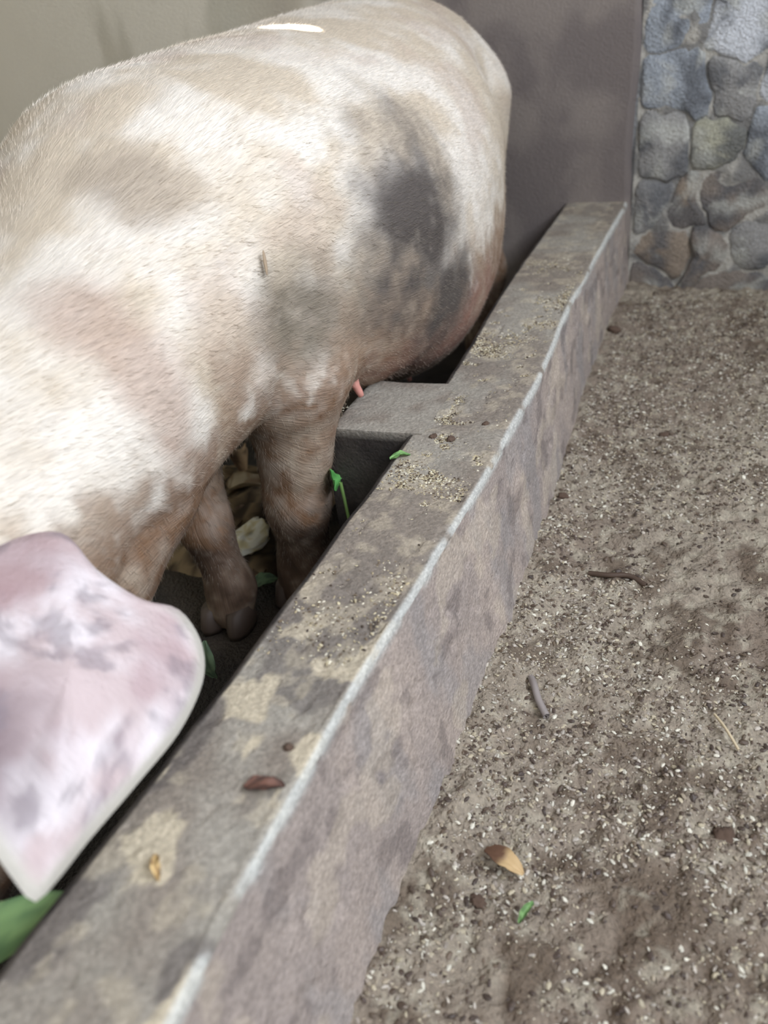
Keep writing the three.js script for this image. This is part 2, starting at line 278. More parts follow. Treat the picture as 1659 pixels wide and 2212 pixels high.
const smin = (a, b, k) => { const h = Math.max(k - Math.abs(a - b), 0) / k; return Math.min(a, b) - h * h * k * 0.25; };
function cone(p, a, ra, b, rb) {
  const bx = b[0] - a[0], by = b[1] - a[1], bz = b[2] - a[2], px = p[0] - a[0], py = p[1] - a[1], pz = p[2] - a[2];
  const t = clamp((px * bx + py * by + pz * bz) / (bx * bx + by * by + bz * bz)); return Math.hypot(px - bx * t, py - by * t, pz - bz * t) - mix(ra, rb, t);
}
const LIMBS = [                                                       // chains of [x, y, z, r]
  { k: 0.07, c: [[-0.61, 0.50, -0.92, 0.135], [-0.530, 0.31, -0.875, 0.072], [-0.552, 0.10, -0.865, 0.045], [-0.572, -0.02, -0.885, 0.040], [-0.575, -0.062, -0.872, 0.043]] },
  { k: 0.07, c: [[-0.82, 0.44, -0.90, 0.120], [-0.715, 0.28, -0.83, 0.068], [-0.682, 0.09, -0.80, 0.036], [-0.664, -0.03, -0.80, 0.034], [-0.664, -0.062, -0.785, 0.036]] },
  { k: 0.015, c: [[-0.612, 0.50, -1.87, 0.152], [-0.565, 0.27, -1.83, 0.085], [-0.545, 0.13, -1.92, 0.048], [-0.54, -0.03, -1.87, 0.040], [-0.54, -0.062, -1.855, 0.042]] },
  { k: 0.035, c: [[-0.815, 0.50, -1.86, 0.150], [-0.875, 0.27, -1.83, 0.085], [-0.895, 0.13, -1.92, 0.048], [-0.90, -0.03, -1.87, 0.040], [-0.90, -0.062, -1.855, 0.042]] },
  { k: 0.10, c: [[-0.69, 0.43, -0.80, 0.175], [-0.655, 0.37, -0.56, 0.148], [-0.635, 0.305, -0.40, 0.125], [-0.615, 0.14, -0.235, 0.085], [-0.605, 0.03, -0.15, 0.062], [-0.602, -0.005, -0.13, 0.064]] },
  { k: 0.08, c: [[-0.62, 0.30, -0.57, 0.105], [-0.615, 0.25, -0.47, 0.10]] },
];
function pigSDF(p) {
  const [x, y, z] = p, zc = clamp(z, -2.07, -0.6), [cx, top, bot, w] = table(BODY, zc), cy = (top + bot) / 2, h = (top - bot) / 2;
  const dx = Math.abs(x - cx) / w, lowY = y < cy; const dy = Math.abs(y - cy) / h, n = lowY ? 3.4 : 2.1;
  const r = Math.pow(Math.pow(dx, n) + Math.pow(dy, n), 1 / n); let d = (r - 1) * Math.min(w, h); const dz = Math.abs(z - zc); if (dz > 0) d = Math.hypot(Math.max(d, -0.02) + 0.02, dz) - 0.02;
  let out = d;
  for (const L of LIMBS) {
    let l = 1e9; for (let i = 0; i + 1 < L.c.length; i++) { const a = L.c[i], b = L.c[i + 1]; l = Math.min(l, 1e9); const q = cone(p, a, a[3], b, b[3]); l = l > 1e8 ? q : smin(l, q, 0.03); }
    out = Math.min(out, smin(d, l, L.k));
  }
  return out;
}
function surfaceNets(lo, hi, h, f, band) {
  const n = [0, 1, 2].map(k => Math.ceil((hi[k] - lo[k]) / h) + 1), [nx, ny, nz] = n, V = new Float32Array(nx * ny * nz), at = (i, j, k) => (k * ny + j) * nx + i;
  const cs = 4;                                                       // coarse skip: blocks far from the surface are not refined
  for (let k0 = 0; k0 < nz; k0 += cs) for (let j0 = 0; j0 < ny; j0 += cs) for (let i0 = 0; i0 < nx; i0 += cs) {
    const c = f([lo[0] + (i0 + cs / 2) * h, lo[1] + (j0 + cs / 2) * h, lo[2] + (k0 + cs / 2) * h]), far = Math.abs(c) > band;
    for (let k = k0; k < Math.min(nz, k0 + cs); k++) for (let j = j0; j < Math.min(ny, j0 + cs); j++) for (let i = i0; i < Math.min(nx, i0 + cs); i++)
      V[at(i, j, k)] = far ? c : f([lo[0] + i * h, lo[1] + j * h, lo[2] + k * h]);
  }
  const id = new Int32Array(nx * ny * nz).fill(-1), P = [], I = [];
  for (let k = 0; k < nz - 1; k++) for (let j = 0; j < ny - 1; j++) for (let i = 0; i < nx - 1; i++) {
    let s = 0, sx = 0, sy = 0, sz = 0, m = 0; const c = [];
    for (let q = 0; q < 8; q++) { const v = V[at(i + (q & 1), j + ((q >> 1) & 1), k + (q >> 2))]; c.push(v); if (v < 0) m |= 1 << q; }
    if (m === 0 || m === 255) continue;
    for (let a = 0; a < 8; a++) for (const bit of [1, 2, 4]) { const b = a | bit; if (b === a || ((m >> a) & 1) === ((m >> b) & 1)) continue; const t = c[a] / (c[a] - c[b]); sx += (a & 1) + (bit === 1 ? t : 0); sy += ((a >> 1) & 1) + (bit === 2 ? t : 0); sz += (a >> 2) + (bit === 4 ? t : 0); s++; }
    id[at(i, j, k)] = P.length / 3; P.push(lo[0] + (i + sx / s) * h, lo[1] + (j + sy / s) * h, lo[2] + (k + sz / s) * h);
  }
  for (let k = 1; k < nz - 1; k++) for (let j = 1; j < ny - 1; j++) for (let i = 1; i < nx - 1; i++) {
    const v = V[at(i, j, k)] < 0;
    const quad = (a, b, c, d, flip) => { if (flip) I.push(a, b, c, a, c, d); else I.push(a, c, b, a, d, c); };
    if (v !== V[at(i + 1, j, k)] < 0) quad(id[at(i, j - 1, k - 1)], id[at(i, j, k - 1)], id[at(i, j, k)], id[at(i, j - 1, k)], v);
    if (v !== V[at(i, j + 1, k)] < 0) quad(id[at(i - 1, j, k - 1)], id[at(i - 1, j, k)], id[at(i, j, k)], id[at(i, j, k - 1)], v);
    if (v !== V[at(i, j, k + 1)] < 0) quad(id[at(i - 1, j - 1, k)], id[at(i, j - 1, k)], id[at(i, j, k)], id[at(i - 1, j, k)], v);
  }
  return { P, I };
}
const patch = (p, c, r, e = 0.5) => { const d = Math.hypot((p[0] - c[0]) / r[0], (p[1] - c[1]) / r[1], (p[2] - c[2]) / r[2]); return sstep(1.2, 0.4, d + e * (fbm(p[0] * 14, p[1] * 14, p[2] * 14, 4) - 0.5) * 2); };
function hide(p) {                                                    // hide colour, dirt, and shade painted into the leg and shoulder tones
  const [x, y, z] = p, n = fbm(x * 12, y * 12, z * 12, 4), f = fbm(x * 60, y * 60, z * 60, 3);
  let c = mix3(S(202, 188, 167), S(225, 217, 204), sstep(0.35, 0.65, n));
  c = mix3(c, S(186, 166, 150), 0.4 * sstep(0.5, 0.62, fbm(x * 7, y * 7, z * 7 + 4, 3)));
  const grime = (f - 0.5) * 0.9 + (n - 0.5) * 0.9;
  const leg = sstep(0.41, 0.32, y + 0.20 * (n - 0.5) + 0.16 * (f - 0.5)); c = mix3(c, S(130, 99, 73), leg * clamp(0.8 + grime));  // leg dirt, its brown darkened to paint in shade from the ledge
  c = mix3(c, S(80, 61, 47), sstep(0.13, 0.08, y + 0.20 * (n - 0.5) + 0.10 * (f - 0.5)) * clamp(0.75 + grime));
  c = mix3(c, S(150, 112, 100), 0.7 * patch(p, [-0.43, 0.25, -1.2], [0.16, 0.08, 0.35]) * clamp(0.8 + grime));
  const dark = Math.max(patch(p, [-0.42, 0.45, -1.07], [0.2, 0.19, 0.16], 0.4), patch(p, [-0.42, 0.34, -1.13], [0.2, 0.10, 0.13], 0.6));
  c = mix3(c, S(80, 73, 68), dark * clamp(1.0 + grime));
  c = mix3(c, S(112, 102, 86), 0.9 * patch(p, [-0.47, 0.415, -0.84], [0.15, 0.08, 0.10]) * clamp(0.9 + grime));
  c = mix3(c, S(166, 138, 120), 0.65 * patch(p, [-0.526, 0.47, -0.57], [0.12, 0.13, 0.05]));  // shading of the shoulder painted in here and in the tone below
  c = mix3(c, S(156, 142, 126), 0.65 * patch(p, [-0.57, 0.60, -0.73], [0.12, 0.07, 0.06]));
  return c;
}
const net = surfaceNets([-1.10, -0.11, -2.16], [-0.36, 0.80, 0.0], 0.0075, pigSDF, 0.03);
const bodyGeo = new THREE.BufferGeometry();
{
  const P = net.P, n = P.length / 3, N = new Float32Array(P.length), C = new Float32Array(P.length), U = new Float32Array(n * 2), e = 0.003;
  for (let i = 0; i < n; i++) {
    let p = [P[i * 3], P[i * 3 + 1], P[i * 3 + 2]];
    const g = [0, 1, 2].map(k => { const a = p.slice(), b = p.slice(); a[k] += e; b[k] -= e; return pigSDF(a) - pigSDF(b); }), L = Math.hypot(...g) || 1;
    for (let k = 0; k < 3; k++) N[i * 3 + k] = g[k] / L;
    const bump = 0.006 * (fbm(p[0] * 8, p[1] * 8, p[2] * 8, 3) - 0.5) + 0.0025 * (fbm(p[0] * 45, p[1] * 45, p[2] * 20, 2) - 0.5);
    for (let k = 0; k < 3; k++) P[i * 3 + k] += N[i * 3 + k] * bump;
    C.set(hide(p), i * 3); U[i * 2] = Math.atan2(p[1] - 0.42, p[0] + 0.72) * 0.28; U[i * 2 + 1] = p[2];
  }
  bodyGeo.setAttribute('position', new THREE.Float32BufferAttribute(P, 3)); bodyGeo.setAttribute('normal', new THREE.BufferAttribute(N, 3)); bodyGeo.setAttribute('color', new THREE.BufferAttribute(C, 3)); bodyGeo.setAttribute('uv', new THREE.BufferAttribute(U, 2));
  bodyGeo.setIndex(net.I); bodyGeo.computeVertexNormals();
}
const streak = grainTexture(1024, 12, 256, 32, 0.88, 1.0, 3); streak.colorSpace = THREE.SRGBColorSpace;
const streakB = grainTexture(1024, 13, 256, 32, 0, 1, 3);
const hideMat = new THREE.MeshPhysicalMaterial({ vertexColors: true, roughness: 0.75, map: streak, bumpMap: streakB, bumpScale: 0.0004, sheen: 0.3, sheenRoughness: 0.6 });
mesh('body', bodyGeo, hideMat, pig);
{ // short bristles on the hide that faces the aisle
  const r = rng(77), pos = bodyGeo.attributes.position, nor = bodyGeo.attributes.normal, idx = net.I, tri = idx.length / 3, area = new Float64Array(tri); let tot = 0;
  const v = i => new THREE.Vector3().fromBufferAttribute(pos, i), nn = i => new THREE.Vector3().fromBufferAttribute(nor, i);
  for (let t = 0; t < tri; t++) { const a = v(idx[t * 3]), b = v(idx[t * 3 + 1]), c = v(idx[t * 3 + 2]); const w = a.x > -0.86 && a.y > 0.0 ? b.sub(a).cross(c.sub(a)).length() : 0; tot += w; area[t] = tot; }
  const N = 45000, hair = new THREE.ConeGeometry(0.00022, 1, 3, 1, true).translate(0, 0.5, 0), im = new THREE.InstancedMesh(hair, new THREE.MeshStandardMaterial({ color: 0xffffff, roughness: 0.6 }), N);
  const M = new THREE.Matrix4(), Q = new THREE.Quaternion(), up = new THREE.Vector3(0, 1, 0), col = new THREE.Color();
  for (let i = 0; i < N; i++) {
    const s = r() * tot; let lo = 0, hi = tri - 1; while (lo < hi) { const m = (lo + hi) >> 1; if (area[m] < s) lo = m + 1; else hi = m; }
    let a = r(), b = r(); if (a + b > 1) { a = 1 - a; b = 1 - b; } const i0 = idx[lo * 3], i1 = idx[lo * 3 + 1], i2 = idx[lo * 3 + 2];
    const p = v(i0).multiplyScalar(1 - a - b).addScaledVector(v(i1), a).addScaledVector(v(i2), b), n = nn(i0).multiplyScalar(1 - a - b).addScaledVector(nn(i1), a).addScaledVector(nn(i2), b).normalize();
    const d = new THREE.Vector3(0.25 * (r() - 0.5), -0.55 + 0.4 * (r() - 0.5), -1 + 0.4 * (r() - 0.5)); if (p.y < 0.3 && p.z > -0.95) d.set(0.2 * (r() - 0.5), -1, -0.35 + 0.4 * (r() - 0.5));
    d.addScaledVector(n, -d.dot(n)).normalize().addScaledVector(n, 0.22 + 0.25 * r()).normalize();
    Q.setFromUnitVectors(up, d); const L = 0.006 + 0.009 * r();
    im.setMatrixAt(i, M.compose(p, Q, new THREE.Vector3(1, L, 1)));
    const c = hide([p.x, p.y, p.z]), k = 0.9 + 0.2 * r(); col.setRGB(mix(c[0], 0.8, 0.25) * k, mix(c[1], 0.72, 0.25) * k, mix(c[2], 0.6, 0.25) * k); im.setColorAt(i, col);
  }
  im.name = 'bristles'; im.castShadow = im.receiveShadow = true; stuff(im, 'short pale bristles'); pig.add(im);
}
const earTint = (x, y, z) => {
  let c = mix3(S(188, 171, 170), S(214, 206, 207), sstep(0.38, 0.6, fbm(x * 22, y * 22, z * 22, 4)));
  c = mix3(c, S(164, 138, 140), 0.55 * sstep(0.46, 0.62, fbm(x * 14 + 7, y * 14, z * 14, 3)));
  c = mix3(c, S(108, 92, 96), 0.85 * patch([x, y, z], [-0.42, 0.34, -0.195], [0.055, 0.07, 0.085]));
  c = mix3(c, S(140, 108, 110), 0.6 * patch([x, y, z], [-0.50, 0.38, -0.35], [0.06, 0.07, 0.06]));
  return mix3(c, S(120, 110, 116), 0.55 * sstep(0.53, 0.64, fbm(x * 45, y * 45 + 2, z * 45, 3)));
};
const earMat = new THREE.MeshPhysicalMaterial({ vertexColors: true, roughness: 0.7, bumpMap: grainB, bumpScale: 0.0006, side: THREE.DoubleSide });
const EAR = [[-0.497, 0.375, -0.401], [-0.454, 0.350, -0.388], [-0.419, 0.325, -0.390], [-0.400, 0.305, -0.406], [-0.377, 0.285, -0.396], [-0.362, 0.270, -0.373], [-0.353, 0.262, -0.323], [-0.355, 0.262, -0.268], [-0.358, 0.264, -0.214],
  [-0.356, 0.268, -0.181], [-0.358, 0.270, -0.165], [-0.369, 0.290, -0.166], [-0.383, 0.320, -0.172], [-0.425, 0.350, -0.196], [-0.475, 0.372, -0.253], [-0.520, 0.382, -0.320], [-0.525, 0.382, -0.37]];
function earGeo(mirror) {
  const pts = EAR.map(p => new THREE.Vector3(...p)); if (mirror) pts.forEach(p => { p.x = 2 * -0.64 - p.x; });
  const cv = new THREE.CatmullRomCurve3(pts, true, 'centripetal'), n = 96, ring = cv.getSpacedPoints(n).slice(0, n), c = new THREE.Vector3(); ring.forEach(p => c.addScaledVector(p, 1 / n));
  const nrm = new THREE.Vector3(mirror ? -0.62 : 0.62, 0.75, 0.2).normalize(), R = 22, pos = [], col = [], uv = [], idx = [];
  for (const side of [1, -1]) for (let k = 0; k <= R; k++) for (let i = 0; i < n; i++) {
    const s = k / R, p = ring[i].clone().lerp(c, s), dome = 0.018 * Math.sin(Math.min(1, s * 1.25) * Math.PI / 2), th = 0.0035 * Math.sqrt(Math.min(1, s * 10)) + (s < 0.12 ? 0.002 * Math.sin(Math.PI * s / 0.12) : 0);
    const fold = 0.005 * Math.sin(p.z * 38 + p.x * 30) * s + 0.004 * (fbm(p.x * 24, p.y * 24, p.z * 24, 3) - 0.5) * Math.min(1, s * 5);
    p.addScaledVector(nrm, dome + fold + side * th); pos.push(p.x, p.y, p.z); uv.push(p.x, p.z);
    const t = earTint(p.x, p.y, p.z); col.push(...(mix3(S(186, 182, 172), t, Math.max(sstep(-0.385, -0.41, mirror ? -1.28 - p.x : p.x), sstep(0.05, 0.12, s + 0.03 * (fbm(p.x * 30, p.y * 30, p.z * 30, 2) - 0.5))))));
  }
  for (let q = 0; q < 2; q++) { const o = q * (R + 1) * n; for (let k = 0; k < R; k++) for (let i = 0; i < n; i++) { const a = o + k * n + i, b = o + k * n + (i + 1) % n; if ((q === 0) !== mirror) idx.push(a, a + n, b, b, a + n, b + n); else idx.push(a, b, a + n, b, b + n, a + n); } }
  const g = new THREE.BufferGeometry(); g.setAttribute('position', new THREE.Float32BufferAttribute(pos, 3)); g.setAttribute('color', new THREE.Float32BufferAttribute(col, 3)); g.setAttribute('uv', new THREE.Float32BufferAttribute(uv, 2)); g.setIndex(idx); g.computeVertexNormals(); return g;
}
mesh('ear', earGeo(false), earMat, pig).userData.label = 'large pink lop ear with grey dirt specks';
mesh('ear', earGeo(true), earMat, pig);
{ // hooves, teats, snout disc, eyes, tail
  const hoofMat = new THREE.MeshStandardMaterial({ color: 0x4a3d34, roughness: 0.6 }), pinkMat = new THREE.MeshStandardMaterial({ color: 0xc98d80, roughness: 0.6 }), eyeMat = new THREE.MeshStandardMaterial({ color: 0x1a1412, roughness: 0.15 });
  const claw = new THREE.LatheGeometry([[0, 0], [0.024, 0], [0.025, 0.012], [0.019, 0.042], [0, 0.045]].map(p => new THREE.Vector2(...p)), 14).scale(0.85, 1, 1.5);
  for (const [x, z] of [[-0.575, -0.862], [-0.664, -0.775], [-0.54, -1.845], [-0.90, -1.845]]) for (const s of [-1, 1]) { const h = mesh('hoof', claw, hoofMat, pig); h.position.set(x + s * 0.022, PEN, z); h.rotation.y = s * 0.12; }
  const teat = new THREE.LatheGeometry([[0, -0.022], [0.004, -0.021], [0.0055, -0.014], [0.006, -0.004], [0.009, 0.006]].map(p => new THREE.Vector2(...p)), 12);
  for (const z of [-1.02, -1.16, -1.30, -1.44, -1.58]) for (const s of [-1, 1]) {
    const x = -0.72 + s * 0.19; let y = 0.1; while (pigSDF([x, y, z]) > 0.0 && y < 0.5) y += 0.002; if (z === -1.02 && s === 1) { const t = mesh('teat', teat, pinkMat, pig); t.position.set(-0.478, 0.257, -0.965); t.rotation.set(0.1, 0, 0.35); continue; }
    const t = mesh('teat', teat, pinkMat, pig); t.position.set(x, y, z); t.rotation.z = s * 0.2;
  }
  const sn = mesh('snout', new THREE.CylinderGeometry(0.055, 0.06, 0.02, 28), pinkMat, pig); sn.position.set(-0.60, -0.035, -0.095); sn.rotation.x = 2.45;
  for (const s of [-1, 1]) { const e = mesh('eye', new THREE.SphereGeometry(0.012, 16, 12), eyeMat, pig); e.position.set(-0.618 + s * 0.086, 0.20, -0.262); }
  mesh('tail', new THREE.TubeGeometry(new THREE.CatmullRomCurve3([[-0.72, 0.55, -2.07], [-0.72, 0.54, -2.12], [-0.69, 0.50, -2.135], [-0.71, 0.46, -2.125], [-0.73, 0.43, -2.135]].map(p => new THREE.Vector3(...p))), 24, 0.009, 8), pinkMat, pig);
  const scab = mesh('scab', new THREE.SphereGeometry(1, 20, 12), new THREE.MeshStandardMaterial({ color: 0x9a8871, roughness: 0.85 }), pig); scab.userData.label = 'small dark scab';
  scab.scale.set(0.0018, 0.014, 0.0028); scab.position.set(-0.4785, 0.490, -0.782); scab.rotation.set(-0.25, 0, 0.12);
}

// ---------------------------------------------------------------- loose meal on floor and ledge (uncountable)
function scatter(name, label, N, seed, place, sizes, tones) {
  const r = rng(seed), geo = new THREE.IcosahedronGeometry(1, 0), im = new THREE.InstancedMesh(geo, new THREE.MeshStandardMaterial({ color: 0xffffff, roughness: 0.55 }), N), M = new THREE.Matrix4(), Q = new THREE.Quaternion(), E = new THREE.Euler(), c = new THREE.Color();
  for (let i = 0; i < N; i++) {
    let p; do p = place(r); while (!p);
    const s = sizes[0] * Math.pow(sizes[1] / sizes[0], Math.pow(r(), 1.8)); Q.setFromEuler(E.set((r() - 0.5) * 0.8, r() * 6.3, (r() - 0.5) * 0.8));
    im.setMatrixAt(i, M.compose(new THREE.Vector3(p[0], p[1] + s * 0.15, p[2]), Q, new THREE.Vector3(s, s * 0.35, s * (0.4 + 0.3 * r()))));
    const t = tones[Math.floor(r() * tones.length)], k = 0.8 + 0.4 * r(); c.setRGB(t[0] * k, t[1] * k, t[2] * k); im.setColorAt(i, c);
  }
  im.name = name; im.castShadow = im.receiveShadow = true; stuff(im, label, 'feed meal'); scene.add(im); return im;
}
const meal = [S(176, 166, 142), S(204, 200, 184), S(158, 146, 126), S(120, 108, 94), S(98, 84, 68), S(80, 66, 56), S(176, 168, 156), S(150, 140, 128)];
scatter('floor_meal', 'ground feed meal and chaff strewn over the aisle floor', 80000, 31, r => { const u = r(), z = 0.25 - 2.4 * Math.pow(u, 1.2), x = -0.215 + 0.65 * Math.pow(r(), 1.1); if (fbm(x * 9, 3, z * 9, 3) < 0.38 + 0.25 * (r() - 0.5)) return null; return [x, floorH(x, z), z]; }, [0.0010, 0.0044], meal);
scatter('floor_crumbs', 'dark dung crumbs trodden into the aisle floor', 7000, 35, r => { const z = 0.25 - 2.4 * r(), x = -0.21 + 0.65 * r(); if (fbm(x * 7 + 4, 3, z * 7, 3) < 0.45 + 0.2 * (r() - 0.5)) return null; return [x, floorH(x, z), z]; }, [0.002, 0.006], [S(84, 70, 58), S(70, 58, 50), S(104, 90, 76)]);
scatter('ledge_meal', 'fine feed meal lying on the top of the trough wall', 30000, 32, r => {
  const z = -0.45 - 1.25 * r(), xl = table(LEFT, z)[0], xr = table(RIGHT, z)[0]; let x = mix(xl + 0.012, xr - 0.012, r()); if (z < -0.90 && z > -1.04 && r() < 0.35) x = -0.38 - 0.15 * r();
  const dens = sstep(-0.45, -0.8, z) * sstep(-1.7, -1.45, z); if (r() > 0.06 + dens * sstep(0.30, 0.56, fbm(x * 14, 3, z * 9, 3))) return null; return [x, TOP - 0.001, z];
}, [0.0009, 0.0030], [S(190, 180, 150), S(170, 158, 128), S(206, 200, 180), S(110, 96, 78), S(70, 58, 48), S(150, 138, 112)]);

// ---------------------------------------------------------------- single leaves, peels, twigs and clods
function leafGeo(len, wid, curl, bend, seed, tint, ragged = 0.15) {   // a thin curled blade along +x with its own thickness
  const nu = 18, nv = 8, r = 0.0009, build = side => gridGeo(nu, nv, (u, v) => {
    const w = wid * Math.pow(Math.sin(Math.PI * clamp(u * 0.94 + 0.04)), 0.7) * (1 + ragged * 2 * (fbm(u * 6, v > 0.5 ? 3 : 7, seed, 3) - 0.5)), s = (v - 0.5) * w, a = curl * (v - 0.5);
    const y = bend * Math.sin(Math.PI * u) * len + (1 - Math.cos(a)) * w * 0.5 + 0.004 * (fbm(u * 5, v * 4, seed, 3) - 0.5) - 0.0012 * Math.exp(-Math.pow((v - 0.5) * 14, 2)) + (side > 0 ? r : 0);
    return [(u - 0.5) * len, y, s * Math.cos(a * 0.6), ...tint(u, v)];
  });
  const a = build(1), b = build(-1), i = b.index.array; for (let k = 0; k < i.length; k += 3) { const t = i[k]; i[k] = i[k + 1]; i[k + 1] = t; } b.computeVertexNormals();
  const g = mergeGeometries([a, b]); g.computeBoundingBox(); g.translate(0, -g.boundingBox.min.y, 0); return g;
}
const leafMat = vcMat(0.65, { side: THREE.DoubleSide });
const greens = (a, b, s) => (u, v) => mix3(a, b, sstep(0.35, 0.65, fbm(u * 7, v * 5, s, 3)) * (Math.abs(v - 0.5) < 0.06 ? 0.3 : 1));
function thing(name, geo, mat, pos, rot, label, category, group) { const m = mesh(name, geo, mat, scene); m.position.set(...pos); m.rotation.set(...rot); return tag(m, label, category, group); }
const brownT = (s, a = [112, 70, 54], b = [70, 46, 40]) => greens(S(...a), S(...b), s);
thing('brown_leaf', leafGeo(0.033, 0.015, 1.6, 0.08, 3, brownT(3, [108, 74, 60], [66, 47, 40]), 0.4), leafMat, [-0.281, TOP + 0.001, -0.313], [0, 0.3, 0], 'reddish brown curled leaf scrap on the ledge near its pale edge', 'leaf');
thing('husk_scrap', leafGeo(0.022, 0.008, 1.8, 0.2, 5, brownT(5, [206, 178, 124], [150, 118, 78]), 0.3), leafMat, [-0.322, TOP + 0.001, -0.229], [0, -0.9, 0], 'pale yellow curled husk scrap on the ledge close to the ear tip', 'husk');
thing('green_leaf', leafGeo(0.028, 0.013, 0.9, 0.12, 7, greens(S(120, 162, 96), S(86, 128, 72), 7), 0.5), leafMat, [-0.357, TOP + 0.001, -0.822], [0, 0.6, 0], 'small bright green leaf scrap on the inner rim of the ledge', 'leaf');
thing('green_leaf', leafGeo(0.16, 0.05, 1.2, 0.15, 11, greens(S(124, 156, 100), S(80, 112, 70), 11), 0.2), leafMat, [-0.455, 0.14, -0.175], [0.3, 0.7, 0.2], 'broad green leaf below the tip of the ear at the left edge', 'leaf');
thing('green_leaf', leafGeo(0.06, 0.028, 1.0, 0.15, 13, greens(S(104, 124, 92), S(78, 98, 74), 13), 0.2), leafMat, [-0.535, 0.06, -0.57], [0.9, 1.6, 0.6], 'dull green leaf in the gap between the ear and the ledge', 'leaf');

// litter on the pen floor between and beside the front legs
{
  const r = rng(8), husks = [
    [-0.80, 0.03, -1.08, 0.12, 0.06, 0.5, [206, 194, 164], [150, 128, 100], 'pale crumpled dry leaf high in the litter between the front legs'],
    [-0.855, 0.05, -1.17, 0.10, 0.05, 2.2, [176, 150, 120], [104, 82, 64], 'brown crumpled dry leaf topmost in the litter between the legs'],
    [-0.765, 0.015, -1.01, 0.09, 0.05, 1.2, [186, 160, 130], [112, 88, 70], 'brown folded leaf right above the white peel in the litter'],
    [-0.835, 0.0, -1.03, 0.10, 0.04, 2.6, [150, 122, 96], [90, 70, 58], 'dark brown rolled leaf against the inner front leg'],
    [-0.665, 0.0, -0.875, 0.07, 0.03, 1.9, [182, 160, 126], [120, 98, 76], 'tan leaf strip in the litter just below the white peel'],
    [-0.93, 0.0, -1.13, 0.12, 0.05, 0.9, [150, 130, 106], [94, 76, 62], 'dusty brown leaf behind the inner front leg'],
    [-0.725, 0.01, -1.07, 0.10, 0.05, 0.2, [196, 184, 150], [130, 108, 84], 'pale strip leaf beside the outer front leg in the litter'],
    [-0.77, 0.05, -1.14, 0.09, 0.05, 1.7, [160, 136, 110], [80, 62, 52], 'curled brown leaf behind the pale crumpled litter leaf'],
  ];
  for (const [x, h, z, l, w, a, c1, c2, label] of husks) thing('dry_leaf', leafGeo(l, w, 2.2, 0.22, r() * 50, brownT(r() * 9, c1, c2), 0.35), leafMat, [x, PEN + 0.006 + h, z], [0.6 * (r() - 0.3), a, 0.6 * (r() - 0.5)], label, 'leaf', 'dry leaves in the pen litter');
  const heap = mesh('litter_heap', gridGeo(36, 36, (u, v) => { const x = mix(-1.0, -0.64, u), z = mix(-1.26, -0.86, v), e = Math.sin(Math.PI * u) * Math.sin(Math.PI * v), n = fbm(x * 40, 3, z * 40, 4); return [x, PEN - 0.012 + 0.075 * Math.pow(e, 0.7) * (0.55 + 0.9 * n), z, ...mix3(S(70, 58, 46), S(150, 130, 100), sstep(0.42, 0.62, fbm(x * 60, 2, z * 30, 3)))]; }), vcMat(0.9), penFloor);
  stuff(heap, 'rotting brown litter heaped behind the front legs');
  const peel = new THREE.SphereGeometry(1, 28, 18), pp = peel.attributes.position, pc = [];
  for (let i = 0; i < pp.count; i++) { const x = pp.getX(i), y = pp.getY(i), z = pp.getZ(i), k = 0.45 + 1.1 * fbm(x * 2.4, y * 2.4, z * 2.4 + 4, 4); pp.setXYZ(i, x * 0.045 * k, y * 0.014 * k + 0.010 * x * x, z * 0.030 * k); pc.push(...mix3(S(244, 244, 232), S(216, 206, 164), sstep(0.45, 0.6, fbm(x * 3 + 1, y * 3, z * 3, 3)))); }
  peel.setAttribute('color', new THREE.Float32BufferAttribute(pc, 3)); peel.computeVertexNormals();
  thing('white_peel', peel, vcMat(0.4), [-0.715, PEN + 0.05, -0.935], [0.35, 0.9, 0.1], 'whitish peel lying in the litter between the front legs', 'peel');
  thing('green_leaf', leafGeo(0.05, 0.03, 1.0, 0.15, 15, greens(S(86, 108, 76), S(58, 78, 56), 15), 0.2), leafMat, [-0.645, PEN + 0.025, -0.86], [0.3, 0.4, 0.1], 'dull green leaf scrap low between the front hooves', 'leaf');
  const stem = (pts, rad, col) => [new THREE.TubeGeometry(new THREE.CatmullRomCurve3(pts.map(p => new THREE.Vector3(...p))), 20, rad, 6), new THREE.MeshStandardMaterial({ color: col, roughness: 0.7 })];
  const sprig = new THREE.Group(); sprig.name = 'green_sprig'; scene.add(sprig); tag(sprig, 'green sprig propped against the pier beside the front leg', 'sprig');
  const lf = mesh('leaf', leafGeo(0.055, 0.034, 0.8, 0.1, 9, greens(S(104, 176, 92), S(74, 140, 66), 9), 0.3), leafMat, sprig); lf.position.set(-0.474, 0.155, -0.862); lf.rotation.set(1.15, 0.3, 1.3);
  const [sg, sm] = stem([[-0.472, 0.15, -0.862], [-0.464, 0.09, -0.855], [-0.455, 0.02, -0.845], [-0.45, PEN, -0.83]], 0.0025, 0x6f8f4c); mesh('stalk', sg, sm, sprig);
  for (const [dx, dy, a] of [[0.012, -0.07, 0.9], [-0.004, -0.10, 2.2]]) { const l = mesh('leaf', leafGeo(0.04, 0.014, 0.8, 0.15, 19 + a, greens(S(92, 120, 66), S(70, 98, 56), 4), 0.3), leafMat, sprig); l.position.set(-0.466 + dx, 0.155 + dy, -0.855); l.rotation.set(0.8, a, 0.7); }
  const [tg, tm] = stem([[-0.53, -0.07, -0.84], [-0.48, -0.062, -0.83], [-0.42, -0.068, -0.815]], 0.005, 0x5e4638); tag(mesh('twig', tg, tm, scene), 'brown twig lying across the dark pit by the front leg', 'twig');
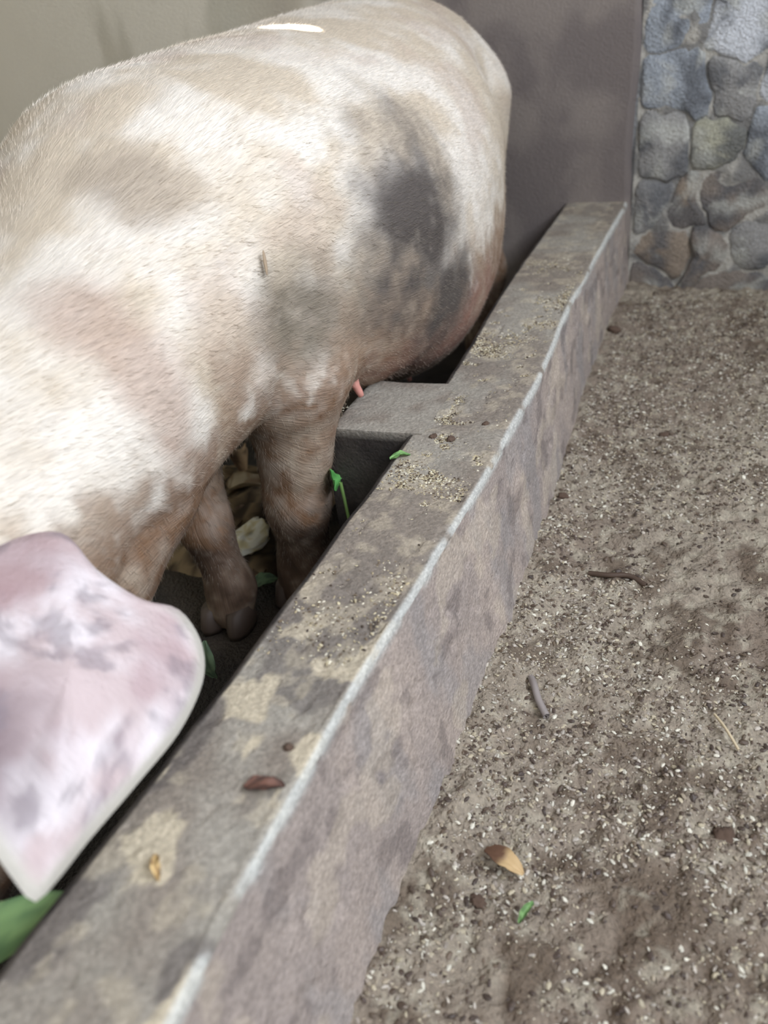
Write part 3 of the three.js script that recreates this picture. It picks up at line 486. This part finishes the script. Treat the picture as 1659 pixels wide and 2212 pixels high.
  const [gg, gm] = stem([[-0.158, 0.008, -0.69], [-0.150, 0.014, -0.672], [-0.142, 0.012, -0.655], [-0.128, 0.008, -0.635]], 0.0045, 0x8f8783); tag(mesh('twig', gg, gm, scene), 'grey crooked twig on the meal floor beside the ledge foot', 'twig');
  const [dg, dm] = stem([[-0.125, 0.006, -0.915], [-0.095, 0.010, -0.912], [-0.07, 0.009, -0.918], [-0.045, 0.006, -0.905]], 0.004, 0x4a3a2e); tag(mesh('twig', dg, dm, scene), 'dark thin twig lying crosswise on the meal floor', 'twig');
  const [pg, pm] = stem([[0.052, 0.006, -0.69], [0.064, 0.010, -0.668], [0.078, 0.006, -0.645]], 0.0016, 0xc9b99a); tag(mesh('straw', pg, pm, scene), 'short pale straw on the meal floor toward the right edge', 'straw');
}
thing('peel_scrap', leafGeo(0.045, 0.022, 1.6, 0.14, 31, (u, v) => mix3(S(192, 164, 120), S(98, 70, 52), sstep(0.6, 0.4, u + 0.15 * (fbm(u * 5, v * 5, 2) - 0.5))), 0.3), leafMat, [-0.130, 0.006, -0.442], [0, -0.35, 0], 'yellow and brown peel scrap on the meal floor', 'peel');
thing('green_leaf', leafGeo(0.024, 0.008, 0.9, 0.2, 33, greens(S(112, 150, 88), S(86, 122, 70), 33), 0.3), leafMat, [-0.098, 0.006, -0.398], [0, 1.2, 0.1], 'tiny green leaf scrap on the floor below the yellow peel', 'leaf');
function clodGeo(s, seed) { const g = mergeVertices(new THREE.IcosahedronGeometry(s, 3).deleteAttribute('uv').deleteAttribute('normal')), p = g.attributes.position; for (let i = 0; i < p.count; i++) { const x = p.getX(i), y = p.getY(i), z = p.getZ(i), k = 0.25 + 1.5 * fbm(x / s * 3.2 + seed, y / s * 3.2, z / s * 3.2, 4); p.setXYZ(i, x * k * 1.3, y * k * 0.7, z * k); } g.computeVertexNormals(); return g; }
const clodMat = new THREE.MeshStandardMaterial({ color: 0x57463a, roughness: 0.95 });
for (const [x, z, s, label] of [[0.068, -0.54, 0.009, 'dark brown dung clod on the meal floor near the right edge'], [-0.215, -1.837, 0.013, 'dark clod against the foot of the ledge near the stone wall'], [-0.058, -1.355, 0.009, 'small dark clod alone on the far floor'], [-0.196, -1.10, 0.007, 'small brown clod near the ledge foot midway along the aisle'], [-0.145, -0.40, 0.006, 'brown clod left of the tiny green leaf on the floor']])
  thing('dirt_clod', clodGeo(s, x * 90 + 5), clodMat, [x, floorH(x, z) + s * 0.25, z], [0, z * 9, 0], label, 'clod', 'clods on the aisle floor');
for (const [x, z, s, label] of [[-0.332, -0.884, 0.0045, 'dark crumb on the ledge at the corner of the pier'], [-0.306, -0.881, 0.005, 'dark crumb in the middle of the ledge beside the pier'], [-0.281, -0.354, 0.0035, 'dark crumb on the ledge just beyond the brown leaf scrap'], [-0.272, -0.93, 0.004, 'tiny crumb on the ledge close to the pale edge']])
  thing('dirt_crumb', clodGeo(s, x * 70 + 2), clodMat, [x, TOP + s * 0.2, z], [0, z * 9, 0], label, 'crumb', 'crumbs on the ledge');

renderer.render(scene, camera);
